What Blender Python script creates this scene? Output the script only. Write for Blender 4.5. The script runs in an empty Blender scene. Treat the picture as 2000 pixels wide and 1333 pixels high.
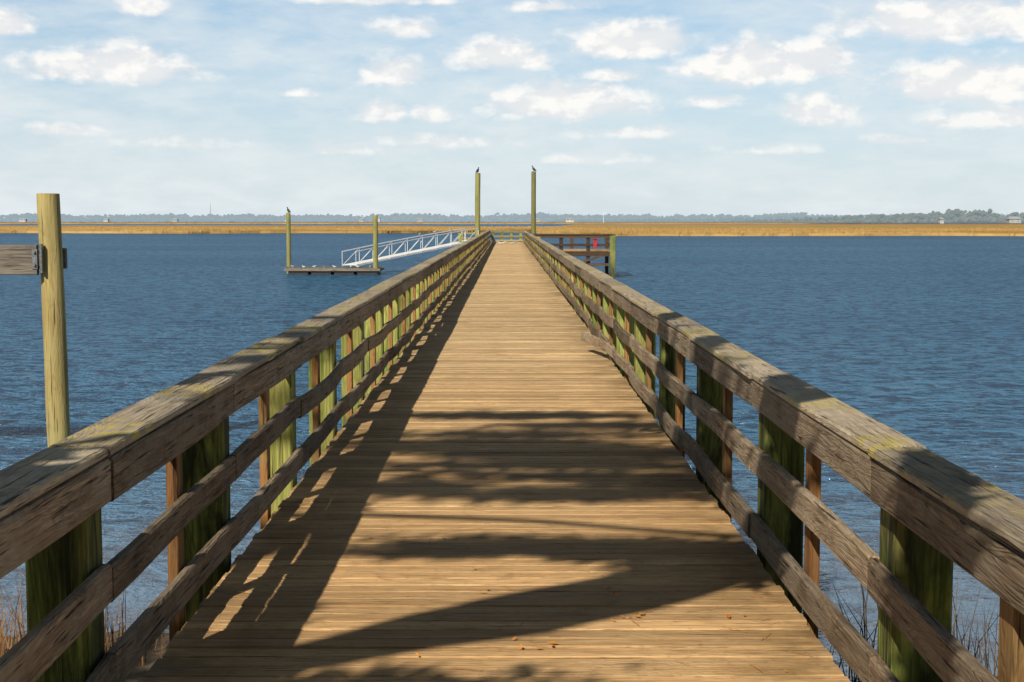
import bpy, math, random
from mathutils import Vector, noise, Matrix
random.seed(7)
R = random.random
def U(a, b): return a + (b - a) * random.random()
SC = bpy.context.scene
COL = SC.collection
WO = {}

# ------------------------------------------------------------------ mesh kit
class MB:
    def __init__(s):
        s.v = []; s.f = []; s.r = []; s.m = []
    def add(s, vs, fs, rnd=0.0, mi=0):
        o = len(s.v)
        s.v += [Vector(a) for a in vs]
        for f in fs:
            s.f.append([i + o for i in f]); s.r.append(rnd); s.m.append(mi)
    def sweep(s, st, w, h, ch=0.004, rnd=0.0, mi=0):
        """st: list of (centre, right, up); chamfered rectangle section w x h"""
        n = 8; vs = []; fs = []
        a, b = w / 2, h / 2
        sec = [(a, -b + ch), (a, b - ch), (a - ch, b), (-a + ch, b), (-a, b - ch), (-a, -b + ch), (-a + ch, -b), (a - ch, -b)]
        for c, r, u in st:
            for p, q in sec: vs.append(Vector(c) + Vector(r) * p + Vector(u) * q)
        for k in range(len(st) - 1):
            for i in range(n):
                j = (i + 1) % n
                fs.append([(k + 1) * n + i, (k + 1) * n + j, k * n + j, k * n + i])
        fs.append(list(range(n))); e = (len(st) - 1) * n
        fs.append([e + i for i in range(n)][::-1])
        s.add(vs, fs, rnd, mi)
    def bar(s, p0, p1, w, h, ch=0.004, rnd=0.0, mi=0, up=(0, 0, 1)):
        p0 = Vector(p0); p1 = Vector(p1); d = (p1 - p0).normalized(); u = Vector(up)
        if abs(d.dot(u)) > .95: u = Vector((0, 1, 0))
        r = d.cross(u).normalized(); u = r.cross(d).normalized()
        s.sweep([(p0, r, u), (p1, r, u)], w, h, ch, rnd, mi)
    def tube(s, pts, rad, n=10, rnd=0.0, mi=0, cap=True, jit=0.0):
        vs = []; fs = []
        for k, p in enumerate(pts):
            p = Vector(p)
            d = (Vector(pts[min(k + 1, len(pts) - 1)]) - Vector(pts[max(k - 1, 0)])).normalized()
            u = Vector((0, 0, 1)) if abs(d.z) < .9 else Vector((0, 1, 0))
            r = d.cross(u).normalized(); u = r.cross(d).normalized()
            for i in range(n):
                t = 2 * math.pi * i / n
                q = rad[k] * (1 + jit * (noise.noise(p * 1.3 + Vector((math.cos(t) * 2, math.sin(t) * 2, 0)))))
                vs.append(p + r * math.cos(t) * q + u * math.sin(t) * q)
        for k in range(len(pts) - 1):
            for i in range(n):
                j = (i + 1) % n
                fs.append([k * n + i, (k + 1) * n + i, (k + 1) * n + j, k * n + j])
        if cap:
            fs.append(list(range(n))); e = (len(pts) - 1) * n
            fs.append([e + i for i in range(n)][::-1])
        s.add(vs, fs, rnd, mi)
    def obj(s, name, mats, origin=(0, 0, 0), parent=None, smooth=False):
        if not isinstance(mats, (list, tuple)): mats = [mats]
        o = Vector(origin)
        me = bpy.data.meshes.new(name)
        me.from_pydata([tuple(v - o) for v in s.v], [], s.f)
        at = me.attributes.new("rnd", 'FLOAT', 'FACE')
        at.data.foreach_set("value", s.r)
        me.polygons.foreach_set("material_index", s.m)
        if smooth: me.polygons.foreach_set("use_smooth", [True] * len(s.f))
        for m in mats: me.materials.append(m)
        me.update()
        ob = bpy.data.objects.new(name, me)
        place(ob, o, parent)
        return ob
def place(ob, o, parent=None):
    o = Vector(o)
    ob.location = o - (WO[parent.name] if parent else Vector((0, 0, 0)))
    COL.objects.link(ob)
    WO[ob.name] = o
    if parent: ob.parent = parent
def empty(name, o, parent=None):
    e = bpy.data.objects.new(name, None); e.empty_display_size = .3
    place(e, o, parent); return e
def tag(ob, label, cat, group=None, kind=None):
    ob["label"] = label; ob["category"] = cat
    if group: ob["group"] = group
    if kind: ob["kind"] = kind
def clone(ob, loc, parent=None, rotz=0.0):
    c = ob.copy(); COL.objects.link(c)
    if parent: c.parent = parent
    c.location = loc; c.rotation_euler = (0, 0, rotz)
    return c

# ------------------------------------------------------------------ node kit
class NT:
    def __init__(s, t): s.t = t; s.n = t.nodes; s.l = t.links
    def new(s, ty, **k):
        a = s.n.new(ty)
        for x, y in k.items(): setattr(a, x, y)
        return a
    def put(s, sock, v):
        if isinstance(v, bpy.types.NodeSocket): s.l.new(v, sock)
        elif v is not None: sock.default_value = v
    def math(s, op, a, b=None, c=None, clamp=False):
        m = s.new('ShaderNodeMath', operation=op, use_clamp=clamp)
        s.put(m.inputs[0], a); s.put(m.inputs[1], b); s.put(m.inputs[2], c)
        return m.outputs[0]
    def vm(s, op, a, b=None, c=None, out=0):
        m = s.new('ShaderNodeVectorMath', operation=op)
        s.put(m.inputs[0], a); s.put(m.inputs[1], b)
        if c is not None: s.put(m.inputs[2], c)
        return m.outputs[out]
    def noise(s, vec, scale, detail=4, rough=.55, dist=0.0):
        m = s.new('ShaderNodeTexNoise'); s.put(m.inputs['Vector'], vec)
        m.inputs['Scale'].default_value = scale; m.inputs['Detail'].default_value = detail
        m.inputs['Roughness'].default_value = rough; m.inputs['Distortion'].default_value = dist
        return m.outputs['Fac']
    def mix(s, fac, a, b, blend='MIX'):
        m = s.new('ShaderNodeMix', data_type='RGBA', blend_type=blend)
        s.put(m.inputs[0], fac); s.put(m.inputs[6], a); s.put(m.inputs[7], b)
        return m.outputs[2]
    def rng(s, v, a, b, c=0.0, d=1.0, smooth=False):
        m = s.new('ShaderNodeMapRange'); m.clamp = True
        if smooth: m.interpolation_type = 'SMOOTHSTEP'
        s.put(m.inputs[0], v)
        for i, x in enumerate((a, b, c, d)): s.put(m.inputs[i + 1], x)
        return m.outputs[0]
def C(r, g, b): return (r, g, b, 1.0)
def newmat(name):
    m = bpy.data.materials.new(name); m.use_nodes = True
    t = NT(m.node_tree); b = m.node_tree.nodes['Principled BSDF']
    return m, t, b
def gray(t, v):
    c = t.new('ShaderNodeCombineXYZ')
    for i in range(3): t.put(c.inputs[i], v)
    return c.outputs[0]

def wood(name, cols, axis, rough=.8, crack=.5, blotch=1.3, bump=.5, extra=None, grain=38, var=.35, obrand=False, ring=.28):
    m, t, b = newmat(name)
    tc = t.new('ShaderNodeTexCoord').outputs['Object']
    if obrand: rnd = t.new('ShaderNodeObjectInfo').outputs['Random']
    else: rnd = t.new('ShaderNodeAttribute', attribute_name='rnd').outputs['Fac']
    off = t.new('ShaderNodeCombineXYZ')
    for i, k in enumerate((37.0, 91.0, 53.0)): t.put(off.inputs[i], t.math('MULTIPLY', rnd, k))
    p = t.vm('ADD', tc, off.outputs[0])
    s = [grain] * 3; s[axis] = grain * .035
    g1 = t.noise(t.vm('MULTIPLY', p, tuple(s)), 1.0, 5, .6, .8)
    s2 = [grain * .25] * 3; s2[axis] = grain * .03
    g2 = t.noise(t.vm('MULTIPLY', p, tuple(s2)), 1.0, 3, .5, 1.5)
    bl = t.noise(p, blotch, 5, .65)
    rings = t.math('SINE', t.math('MULTIPLY', g2, 60.0))
    rings = t.rng(rings, -1, 1, 0, 1)
    c = t.mix(t.rng(g1, .35, .65), cols[0], cols[1])
    c = t.mix(t.math('MULTIPLY', rings, ring), c, cols[2])
    c = t.mix(t.rng(bl, .45, .65, 0, .8), c, cols[3])
    ck = t.noise(t.vm('MULTIPLY', p, tuple([x * 1.7 for x in s])), 1.0, 2, .5, .3)
    ckm = t.rng(ck, .63, .72, 0, crack)
    c = t.mix(ckm, c, C(.02, .015, .01))
    st = t.noise(p, 5.0, 6, .75, .5)
    c = t.mix(t.rng(st, .56, .72, 0, .45), c, C(.04, .03, .02))
    br = t.rng(t.math('FRACT', t.math('MULTIPLY', rnd, 7.31)), 0, 1, 1 - var, 1 + var * .5)
    c = t.mix(1.0, c, gray(t, br), 'MULTIPLY')
    if extra: c = extra(t, c, tc, p)
    t.put(b.inputs['Base Color'], c)
    b.inputs['Roughness'].default_value = rough
    b.inputs['Specular IOR Level'].default_value = .25
    bp = t.new('ShaderNodeBump'); bp.inputs['Strength'].default_value = bump; bp.inputs['Distance'].default_value = .008
    hgt = t.math('SUBTRACT', t.math('ADD', g1, t.math('MULTIPLY', rings, .25)), t.math('MULTIPLY', ckm, 1.5))
    t.put(bp.inputs['Height'], hgt); t.put(b.inputs['Normal'], bp.outputs[0])
    return m
def plain(name, col, rough=.6, metal=0, nscale=6, namt=.25, bump=0.0):
    m, t, b = newmat(name)
    tc = t.new('ShaderNodeTexCoord').outputs['Object']
    n = t.noise(tc, nscale, 5, .6)
    dark = C(*[x * (1 - namt) for x in col[:3]]); lite = C(*[min(1, x * (1 + namt * .6)) for x in col[:3]])
    t.put(b.inputs['Base Color'], t.mix(t.rng(n, .35, .65), dark, lite))
    b.inputs['Roughness'].default_value = rough; b.inputs['Metallic'].default_value = metal
    if bump:
        bp = t.new('ShaderNodeBump'); bp.inputs['Distance'].default_value = bump
        t.put(bp.inputs['Height'], n); t.put(b.inputs['Normal'], bp.outputs[0])
    return m

def deck_extra(t, c, tc, p):
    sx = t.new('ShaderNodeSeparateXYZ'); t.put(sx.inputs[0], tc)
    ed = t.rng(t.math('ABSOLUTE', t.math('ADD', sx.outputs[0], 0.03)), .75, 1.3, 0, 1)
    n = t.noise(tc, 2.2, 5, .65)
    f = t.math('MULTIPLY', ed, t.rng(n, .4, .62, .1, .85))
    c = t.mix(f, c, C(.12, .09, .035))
    n2 = t.noise(tc, .7, 4, .6)
    c = t.mix(t.rng(n2, .45, .72, 0, .4), c, C(.36, .22, .10))
    n3 = t.noise(t.vm('MULTIPLY', tc, (1.2, 7.0, 1.0)), 2.0, 5, .7)
    c = t.mix(t.rng(n3, .50, .70, 0, .5), c, C(.27, .165, .075))
    n5 = t.noise(tc, 14.0, 5, .75)
    c = t.mix(t.rng(n5, .55, .72, 0, .45), c, C(.17, .105, .055))
    n4 = t.noise(t.vm('MULTIPLY', p, (2.0, 110.0, 1.0)), 2.0, 2, .5)
    c = t.mix(t.rng(n4, .51, .63, 0, .3), c, C(.19, .12, .06))
    # multiplied warmer at the near end, fading out along the deck
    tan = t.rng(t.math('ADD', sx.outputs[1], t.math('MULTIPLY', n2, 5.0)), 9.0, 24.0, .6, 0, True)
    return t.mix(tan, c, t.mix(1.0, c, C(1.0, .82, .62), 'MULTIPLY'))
def cap_extra(t, c, tc, p):
    n = t.noise(tc, 9.0, 6, .7); n2 = t.noise(tc, .8, 2, .5)
    f = t.math('MULTIPLY', t.rng(n, .46, .58), t.rng(n2, .46, .58, 0, .85))
    n3 = t.noise(tc, 3.5, 5, .7)
    c = t.mix(t.rng(n3, .48, .66, 0, .4), c, C(.14, .105, .07))
    return t.mix(f, c, C(.52, .42, .11))
def post_extra(t, c, tc, p):
    n = t.noise(t.vm('MULTIPLY', p, (5, 5, 1.1)), 1.0, 5, .65, .6)
    c = t.mix(t.rng(n, .48, .64, 0, .7), c, C(.09, .15, .022))
    n2 = t.noise(t.vm('MULTIPLY', p, (9, 9, 1.6)), 1.0, 5, .7, .6)
    c = t.mix(t.rng(n2, .54, .70, 0, .7), c, C(.035, .032, .012))
    g = t.new('ShaderNodeSeparateXYZ'); t.put(g.inputs[0], tc)
    wet = t.rng(g.outputs[2], -1.2, -.2, 1, 0)
    return t.mix(t.math('MULTIPLY', wet, .8), c, C(.03, .032, .02))
def shaded_post_extra(t, c, tc, p):
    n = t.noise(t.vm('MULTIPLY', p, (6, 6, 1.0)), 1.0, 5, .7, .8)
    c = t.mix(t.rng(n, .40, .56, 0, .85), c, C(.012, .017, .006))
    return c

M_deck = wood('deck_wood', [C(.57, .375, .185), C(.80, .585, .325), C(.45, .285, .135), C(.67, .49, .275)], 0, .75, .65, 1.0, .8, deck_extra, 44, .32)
M_rail = wood('weathered_rail_wood', [C(.16, .108, .063), C(.42, .315, .205), C(.085, .058, .034), C(.34, .275, .195)], 1, .85, .95, 2.2, 1.0, None, 48, .45, False, .42)
M_cap = wood('weathered_cap_wood', [C(.32, .25, .17), C(.60, .50, .375), C(.19, .145, .095), C(.48, .405, .31)], 1, .85, .9, 1.8, 1.0, cap_extra, 48, .35)
M_post = wood('green_treated_wood', [C(.22, .26, .05), C(.54, .53, .15), C(.12, .15, .03), C(.38, .32, .10)], 2, .8, .7, 2.2, .8, post_extra, 26, .35, True, .45)
M_postd = wood('shaded_post_wood', [C(.15, .19, .032), C(.42, .45, .10), C(.06, .08, .018), C(.20, .17, .05)], 2, .85, .8, 2.2, .9, shaded_post_extra, 26, .3, True, .5)  # darker copy of the post wood, with the near posts' shade painted in
M_bal = wood('reddish_upright_wood', [C(.20, .09, .032), C(.48, .235, .078), C(.10, .05, .02), C(.34, .22, .085)], 2, .8, .7, 2.2, .7, None, 40, .35, True)
M_pile = wood('round_pile_wood', [C(.34, .25, .085), C(.54, .43, .18), C(.24, .17, .06), C(.42, .36, .15)], 2, .8, .75, 1.2, .8, None, 22, .15, True)
M_pilefar = wood('green_pile_wood', [C(.18, .18, .055), C(.36, .33, .12), C(.12, .115, .035), C(.24, .22, .09)], 2, .8, .5, 1.2, .5, None, 16, .25, True)
M_xrail = wood('cross_rail_wood', [C(.26, .22, .09), C(.42, .36, .17), C(.17, .12, .06), C(.3, .26, .12)], 0, .85, .6, 1.6, .7, None, 34, .3)
M_xdark = wood('dark_cross_wood', [C(.06, .038, .024), C(.14, .085, .055), C(.035, .022, .015), C(.10, .07, .05)], 0, .85, .6, 1.6, .7, None, 34, .4)
M_grey = wood('grey_beam_wood', [C(.15, .125, .10), C(.34, .29, .235), C(.09, .07, .055), C(.26, .225, .18)], 0, .85, .95, 2.4, 1.0, None, 34, .3, False, .45)
M_alu = plain('white_painted_aluminium', C(.84, .84, .83), .5, 0, 8, .04)
M_float = plain('dock_float', C(.025, .025, .03), .6, 0, 4, .3)
M_steel = plain('galvanised_steel', C(.25, .26, .27), .45, .8, 30, .4)
M_red = plain('red_paint', C(.50, .02, .02), .5, 0, 8, .2)
M_white = plain('white_paint', C(.78, .78, .76), .5, 0, 8, .12)
M_black = plain('black_feathers', C(.018, .018, .02), .5, 0, 30, .3)
M_gull = plain('pale_feathers', C(.62, .62, .60), .7, 0, 12, .4)
M_beam = wood('under_deck_timber', [C(.10, .07, .035), C(.2, .15, .08), C(.06, .04, .02), C(.14, .12, .06)], 1, .9, .6, 1.4, .5)

# ------------------------------------------------------------------ pier
PX0, PX1 = -1.325, 1.235
PY0, PY1 = -4.0, 109.5
pier = empty('pier', (0, 0, 0))
tag(pier, "long weathered wooden pier with plank deck and board railings", "pier")
mb = MB(); y = PY0; k = 0
while y < PY1:
    w = .119
    jz = U(-.0025, .0025); tw = U(-.016, .016); sk = U(-.002, .002)
    l = PX0 + U(-.006, .012); r = PX1 + U(-.012, .006)
    st = []
    N = 8 if y < 30 else 1
    for i in range(N + 1):
        f = i / N; x = l + (r - l) * f
        wob = (noise.noise(Vector((x * 1.2, y * 9, 0)))) * .003
        wy = noise.noise(Vector((x * 2.0, y * 5, 7))) * .0015 if N > 1 else 0
        st.append(((x, y + w / 2 + sk * (f - .5) * 2 + wy, -.019 + jz + wob), (0, -1, tw), (0, tw, 1)))
    mb.sweep(st, w - U(.004, .010), .038, .005, R()); y += w
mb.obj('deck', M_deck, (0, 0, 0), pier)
mb = MB()
for x in (-1.18, -.4, .4, 1.1):
    yy = PY0
    while yy < PY1:
        e = min(yy + 6, PY1); mb.bar((x, yy, -.17), (x, e - .01, -.17), .08, .24, .005, R()); yy += 6
yy = 2.5
while yy < PY1:
    mb.bar((-1.33, yy, -.42), (1.25, yy, -.42), .12, .22, .005, R()); yy += 2.3
mb.obj('under_beam', M_beam, (0, 0, -.2), pier)

def joints(a, s):
    r = []; y = a
    while y < PY1 - .5: r.append(y); y += s
    r.append(PY1)
    return r
def rail(mb, js, face, zc, h, t, side, amp, special=None, seed=0, ez=.016):
    rr = random.Random(seed)
    cx = face + side * t / 2
    pe = None
    for i in range(len(js) - 1):
        y0 = js[i] + rr.uniform(.002, .007); y1 = js[i + 1] - rr.uniform(.002, .007)
        a = [-side * rr.uniform(0, .016), rr.uniform(-ez, ez)]
        e = [-side * rr.uniform(0, .016), rr.uniform(-ez, ez)]
        if pe and rr.random() < .45: a[1] = pe[1] * .9
        pe = e
        bx = -side * rr.uniform(-.012, .04) * amp; bz = rr.uniform(-.018, .012) * amp * min(1, ez / .016)
        tw = rr.uniform(-.08, .08) * amp
        sp = special.get(i) if special else None
        if sp == 'break': y1 = js[i + 1] + 1.2
        if sp == 'after': y0 = js[i] + .75
        n = 8 if y0 < 30 else 3
        if sp: n = 16
        hh_ = h + rr.uniform(-.006, .004)
        if sp == 'break': hh_ = .115
        st = []
        for q in range(n + 1):
            f = q / n; yy = y0 + (y1 - y0) * f; s = math.sin(math.pi * f)
            x = cx + a[0] * (1 - f) + e[0] * f + bx * s
            z = zc + a[1] * (1 - f) + e[1] * f + bz * s + noise.noise(Vector((seed * 3.1, yy * 1.1, zc * 9))) * .4 * ez
            x += noise.noise(Vector((seed * 5.7 + 9, yy * .8, zc * 5))) * .007
            d = Vector((0, 1, 0))
            if sp == 'break':
                k = max(0, yy - 15.9); x -= .085 * k * k; d = Vector((-.17 * k, 1, 0)).normalized(); z += .045 * k
            rt = Vector((d.y, -d.x, 0)); tt = tw * s
            st.append(((x, yy, z), rt + Vector((0, 0, tt)), Vector((-tt, 0, 1))))
        rv = rr.random()
        mb.sweep(st, t, hh_, .008, .1355 if sp == 'break' else rv)
def cap(mb, js, xi, zt, w, t, side, seed):
    rr = random.Random(seed)
    for i in range(len(js) - 1):
        y0 = js[i] + rr.uniform(.002, .007); y1 = js[i + 1] - rr.uniform(.002, .007)
        a = (rr.uniform(-.014, .014), rr.uniform(0, .006)); e = (rr.uniform(-.014, .014), rr.uniform(0, .006))
        bz = rr.uniform(-.002, .004); n = 6 if y0 < 30 else 2; st = []
        tl = rr.uniform(-.02, .02)
        for q in range(n + 1):
            f = q / n; s = math.sin(math.pi * f)
            x = xi + side * w / 2 + a[0] * (1 - f) + e[0] * f
            z = zt - t / 2 + a[1] * (1 - f) + e[1] * f + bz * s
            st.append(((x, y0 + (y1 - y0) * f, z), (1, 0, tl), (-tl, 0, 1)))
        mb.sweep(st, w, t, .008, rr.random())

LJ = [j for j in joints(4.65 - 4.4 * 1, 2.2)]
RJ = [j for j in joints(4.75 - 2.37 * 2, 2.37)]
bi = min(range(len(RJ)), key=lambda i: abs(RJ[i] - 14.23))
SIDES = [(-1, -1.32, LJ, .14, .46, .796, .905, -1.305, .205, 1.1, None),
         (1, 1.24, RJ, .12, .44, .778, .887, 1.22, .19, .8, {bi: 'break', bi + 1: 'after'})]
post_src = None; bal_src = None; postd_src = None
for side, face, js, zl, zm, zf, zt, xi, cw, amp, spec in SIDES:
    ry = js[0]
    rg = empty('railing', (face, ry, 0), pier)
    mb = MB(); cap(mb, js, xi, zt, cw, .036, side, 5 + side); mb.obj('cap_rail', M_cap, (face, ry, .9), rg)
    mb = MB(); rail(mb, js, face, zf, .145, .04, side, .35, None, 11 + side, .004); mb.obj('upper_rail', M_rail, (face, ry, .8), rg)
    mb = MB(); rail(mb, js, face, zm, .13, .04, side, .8, None, 21 + side); mb.obj('middle_rail', M_rail, (face, ry, .46), rg)
    mb = MB(); rail(mb, js, face, zl, .13, .04, side, amp, spec, 31 + side); mb.obj('lower_rail', M_rail, (face, ry, .14), rg)
    px = face + side * (.043 + .1); top = zt - .04
    boff = .12 if side < 0 else .03
    for i, jy in enumerate(js[:-1]):
        py = jy - .02
        if post_src is None:
            for which in (0, 1):
                mb = MB()
                st = []
                for q in range(9):
                    z = .85 - q * .5
                    dx = noise.noise(Vector((0, 3, z))) * .004
                    st.append(((px + dx, py, min(z, .85)), (1, 0, 0), (0, 1, 0)))
                mb.sweep(st, .2, .2, .012)
                if which == 0:
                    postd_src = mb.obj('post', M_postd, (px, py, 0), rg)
                else:
                    post_src = mb.obj('post', M_post, (px, js[12] - .02, 0), rg)
            post_src.data = postd_src.data.copy(); post_src.data.materials.clear(); post_src.data.materials.append(M_post)
            mb = MB(); bx = face + side * (.043 + .02)
            mb.sweep([((bx, py + 1.2, .85), (1, 0, 0), (0, 1, 0)), ((bx, py + 1.2, -.35), (1, 0, 0), (0, 1, 0))], .045, .11, .004)
            bal_src = mb.obj('upright', M_bal, (bx, py + 1.2, 0), rg)
        else:
            if not (side < 0 and i == 12):
                near_shaded = jy < (8 if side < 0 else 13)  # nearest posts take the wood with painted shade
                clone(postd_src if near_shaded else post_src, Vector((px, py, -.012 if side > 0 else 0)) - WO[rg.name], rg)
            if i < len(js) - 2:
                bx = face + side * (.043 + .0235)
                clone(bal_src, Vector((bx, (jy + js[i + 1]) / 2 + boff + U(-.03, .03), -.012 if side > 0 else 0)) - WO[rg.name], rg)

# end railing
er = empty('end_railing', (0, PY1 + .1, 0), pier)
mb = MB()
for z, h in ((.12, .14), (.44, .14), (.79, .14)):
    mb.bar((-1.5, PY1 + .06, z), (1.45, PY1 + .06, z), .04, h, .004, R())
mb.bar((-1.56, PY1 + .16, .885), (1.5, PY1 + .16, .885), .24, .038, .004, R())
mb.obj('rail_board', M_xrail, (0, PY1 + .1, .5), er)
for x in (-1.1, -.4, .35, 1.05):
    clone(post_src, Vector((x, PY1 + .2, -.01)) - WO[er.name], er)

la = empty('gangway_landing', (-2.1, 95.5, 0), pier)
mb = MB()
for i in range(22):
    mb.bar((-3.1, 93.9 + i * .14, -.025), (-1.6, 93.9 + i * .14, -.025), .13, .038, .004, R())
mb.bar((-3.1, 93.9, -.2), (-1.6, 93.9, -.2), .08, .24, .004, R()); mb.bar((-3.1, 96.8, -.2), (-1.6, 96.8, -.2), .08, .24, .004, R())
mb.obj('landing_deck', M_deck, (-2.3, 95.4, 0), la)
mb = MB()
for z in (.44, .79): mb.bar((-3.05, 97, z), (-1.6, 97, z), .04, .14, .004, R())
mb.obj('landing_rail', M_xrail, (-2.3, 97, .6), la)
for yy in (93.9, 97.1): clone(post_src, Vector((-3.1, yy, -.02)) - WO[la.name], la)

# side platform
SX0, SX1, SY0, SY1 = 1.5, 5.85, 79.0, 83.5
sp = empty('side_platform', (3.7, 81, 0), pier)
mb = MB(); yy = SY0
while yy < SY1:
    mb.bar((SX0 - .2, yy, -.027), (SX1, yy, -.027), .131, .038, .005, R()); yy += .138
mb.obj('platform_deck', M_deck, (3.7, 81, 0), sp)
mb = MB()
for yy in (SY0 - .1, SY1):
    mb.bar((SX0 - .1, yy, -.2), (SX1 + .1, yy, -.2), .07, .24, .005, R())
mb.bar((SX0 + .1, SY0 - .1, -.78), (SX1, SY0 - .1, -.78), .07, .14, .005, R())
mb.obj('platform_beam', M_xdark, (3.7, 81, -.5), sp)
mb = MB()
mb.bar((SX0 + .3, SY0 - .2, -1.35), (SX1 - .6, SY0 - .2, -.3), .05, .13, .004, R())
mb.obj('diagonal_brace', M_xdark, (3.7, 79, -.8), sp)
mb = MB()
for z in (.30, .76): mb.bar((SX0, SY0 - .12, z), (SX1 + .05, SY0 - .12, z), .04, .14, .004, R())
mb.bar((SX0, SY1 + .1, .76), (SX1 + .05, SY1 + .1, .76), .04, .14, .004, R())
for yy in (SY0 - .12, SY1 + .1): mb.bar((SX0, yy + .06, .86), (SX1 + .15, yy + .06, .86), .26, .04, .004, R())
for z in (.30, .76): mb.bar((SX1 + .02, SY0, z), (SX1 + .02, SY1, z), .04, .14, .004, R())
mb.bar((SX1 + .1, SY0, .858), (SX1 + .1, SY1, .858), .24, .04, .004, R())
mb.obj('platform_rail', M_xdark, (3.7, 81, .5), sp)
c = clone(post_src, Vector((SX1, SY0 - .02, -.03)) - WO[sp.name], sp); c.scale = (1.5, 1.5, 1.0)
for x, yy in ((SX1, SY1), (3.8, SY1), (3.0, SY0 + .02), (4.5, SY0 + .02)):
    mb = MB(); mb.sweep([((x, yy, .83), (1, 0, 0), (0, 1, 0)), ((x, yy, -3.2), (1, 0, 0), (0, 1, 0))], .2, .2, .01, R())
    mb.obj('post', M_xdark, (x, yy, 0), sp)
c = clone(post_src, Vector((1.40, 64.2, .08)) - WO[sp.name], sp)

lr = empty('safety_cabinet', (4.9, 78.78, .06))
tag(lr, "small flat red safety cabinet fixed to the dark platform railing", "safety cabinet")
mb = MB(); mb.bar((4.88, 78.79, .14), (4.88, 78.79, .66), .20, .05, .01); mb.obj('cabinet_body', M_red, (4.88, 78.8, .4), lr)
mb = MB(); mb.bar((4.88, 78.76, .64), (4.88, 78.76, .68), .24, .13, .01); mb.obj('cabinet_hood', M_red, (4.88, 78.76, .7), lr)

# ------------------------------------------------------------------ mooring piles
def pile(x, y, zt, r, mat, label, group, lean=0.0):
    mb = MB(); pts = []; rad = []
    for i in range(14):
        f = i / 13; z = zt - f * (zt + 3.4)
        pts.append((x + lean * (z - zt) + noise.noise(Vector((x, y, z * .5))) * .015, y, z)); rad.append(r * (1 + .10 * f))
    pts = [(pts[0][0], y, zt + .012)] + pts; rad = [r * .9] + rad
    mb.tube(pts, rad, 20, R(), 0, True, .05)
    o = mb.obj('mooring_pile', mat, (x, y, -1.5), None, True)
    md = o.modifiers.new('edge', 'EDGE_SPLIT'); md.split_angle = math.radians(50)
    tag(o, label, "pile", group); return o
G = "round timber piles in the river"
pile(-1.98, 97, 4.85, .172, M_pilefar, "tall green timber pile beside the pier with dark bird on top", G, .006)
pile(1.80, 97, 4.95, .155, M_pilefar, "tall green timber pile at the pier edge below a leaning bird", G)
pile(-12.95, 84.6, 2.1, .13, M_pilefar, "round timber pile holding the floating dock, dark bird perched on it", G)
pile(-7.68, 83.2, 1.95, .14, M_pilefar, "round timber pile beside the floating dock and white gangway", G)

nb = empty('timber_gate_post', (-5.75, 18, -1.5))
tag(nb, "tall round yellow timber pile with grey beam bolted to it", "post")
mb = MB(); pts = []; rad = []
for i in range(16):
    f = i / 15; z = 1.98 - f * 5.0
    pts.append((-5.77 + .018 * (1.98 - z) + .006 * math.sin(z * 2), 18, z)); rad.append(.138 * (1 + .06 * f))
pts = [(pts[0][0], 18, 1.99)] + pts; rad = [.126] + rad
mb.tube(pts, rad, 28, R(), 0, True, .05)
o = mb.obj('pile', M_pile, (-5.75, 18, 0), nb, True); o.modifiers.new('edge', 'EDGE_SPLIT').split_angle = math.radians(50)
mb = MB()
mb.bar((-9.8, 17.80, 1.17), (-5.86, 17.80, 1.16), .09, .375, .012, .3)
mb.bar((-9.8, 18.2, 1.17), (-5.625, 18.2, 1.17), .07, .26, .012, .7)
mb.obj('beam', M_grey, (-7.5, 18, 1.17), nb)
mb = MB()
mb.bar((-5.88, 17.745, 1.30), (-5.88, 17.745, 1.05), .07, .012, .003)
mb.bar((-5.81, 17.80, 1.36), (-5.81, 17.80, 1.0), .03, .08, .004)
for z in (1.1, 1.26):
    mb.tube([(-5.88, 17.74, z), (-5.88, 17.71, z)], [.018, .018], 8)
mb.obj('bracket', M_steel, (-5.87, 17.74, 1.2), nb)
mb = MB(); mb.tube([(-9.75, 18, 2.0), (-9.7, 18, -3)], [.14, .15], 20, .4); mb.obj('pile', M_pile, (-9.7, 18, 0), nb, True)

# ------------------------------------------------------------------ floating dock
fd = empty('floating_dock', (-10.2, 84, -1.5))
tag(fd, "low grey wooden floating dock with dark floats, gulls resting on it", "floating dock")
FX0, FX1, FY0, FY1 = -12.85, -7.5, 82.9, 85.4
mb = MB(); x = FX0
while x < FX1:
    mb.bar((x, FY0, -1.14), (x, FY1, -1.14), .13, .04, .004, R()); x += .138
mb.obj('dock_deck', M_grey, (-10.2, 84.5, -1.14), fd)
mb = MB()
for yy in (FY0 - .03, FY1 + .03): mb.bar((FX0 - .1, yy, -1.21), (FX1 + .1, yy, -1.21), .05, .15, .005, R())
for x in (FX0 - .1, FX1 + .1): mb.bar((x, FY0, -1.212), (x, FY1, -1.212), .05, .145, .005, R())
mb.obj('dock_fascia', M_grey, (-10.2, 84.5, -1.21), fd)
for i in range(4):
    a = FX0 + .1 + i * 1.34
    mb = MB(); mb.bar((a, 84.15, -1.45), (a + 1.14, 84.15, -1.45), 2.4, .34, .04, R())
    mb.obj('float', M_float, (a + .58, 84.2, -1.4), fd)
for a in (((-7.95, 83.2, -1.19), (-7.4, 83.2, -1.19)), ((-13.15, 84.6, -1.09), (-12.75, 84.6, -1.09))):
    mb = MB(); mb.bar(a[0], a[1], .5, .06, .01); mb.obj('pile_hoop', M_steel, a[0], fd)

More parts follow.
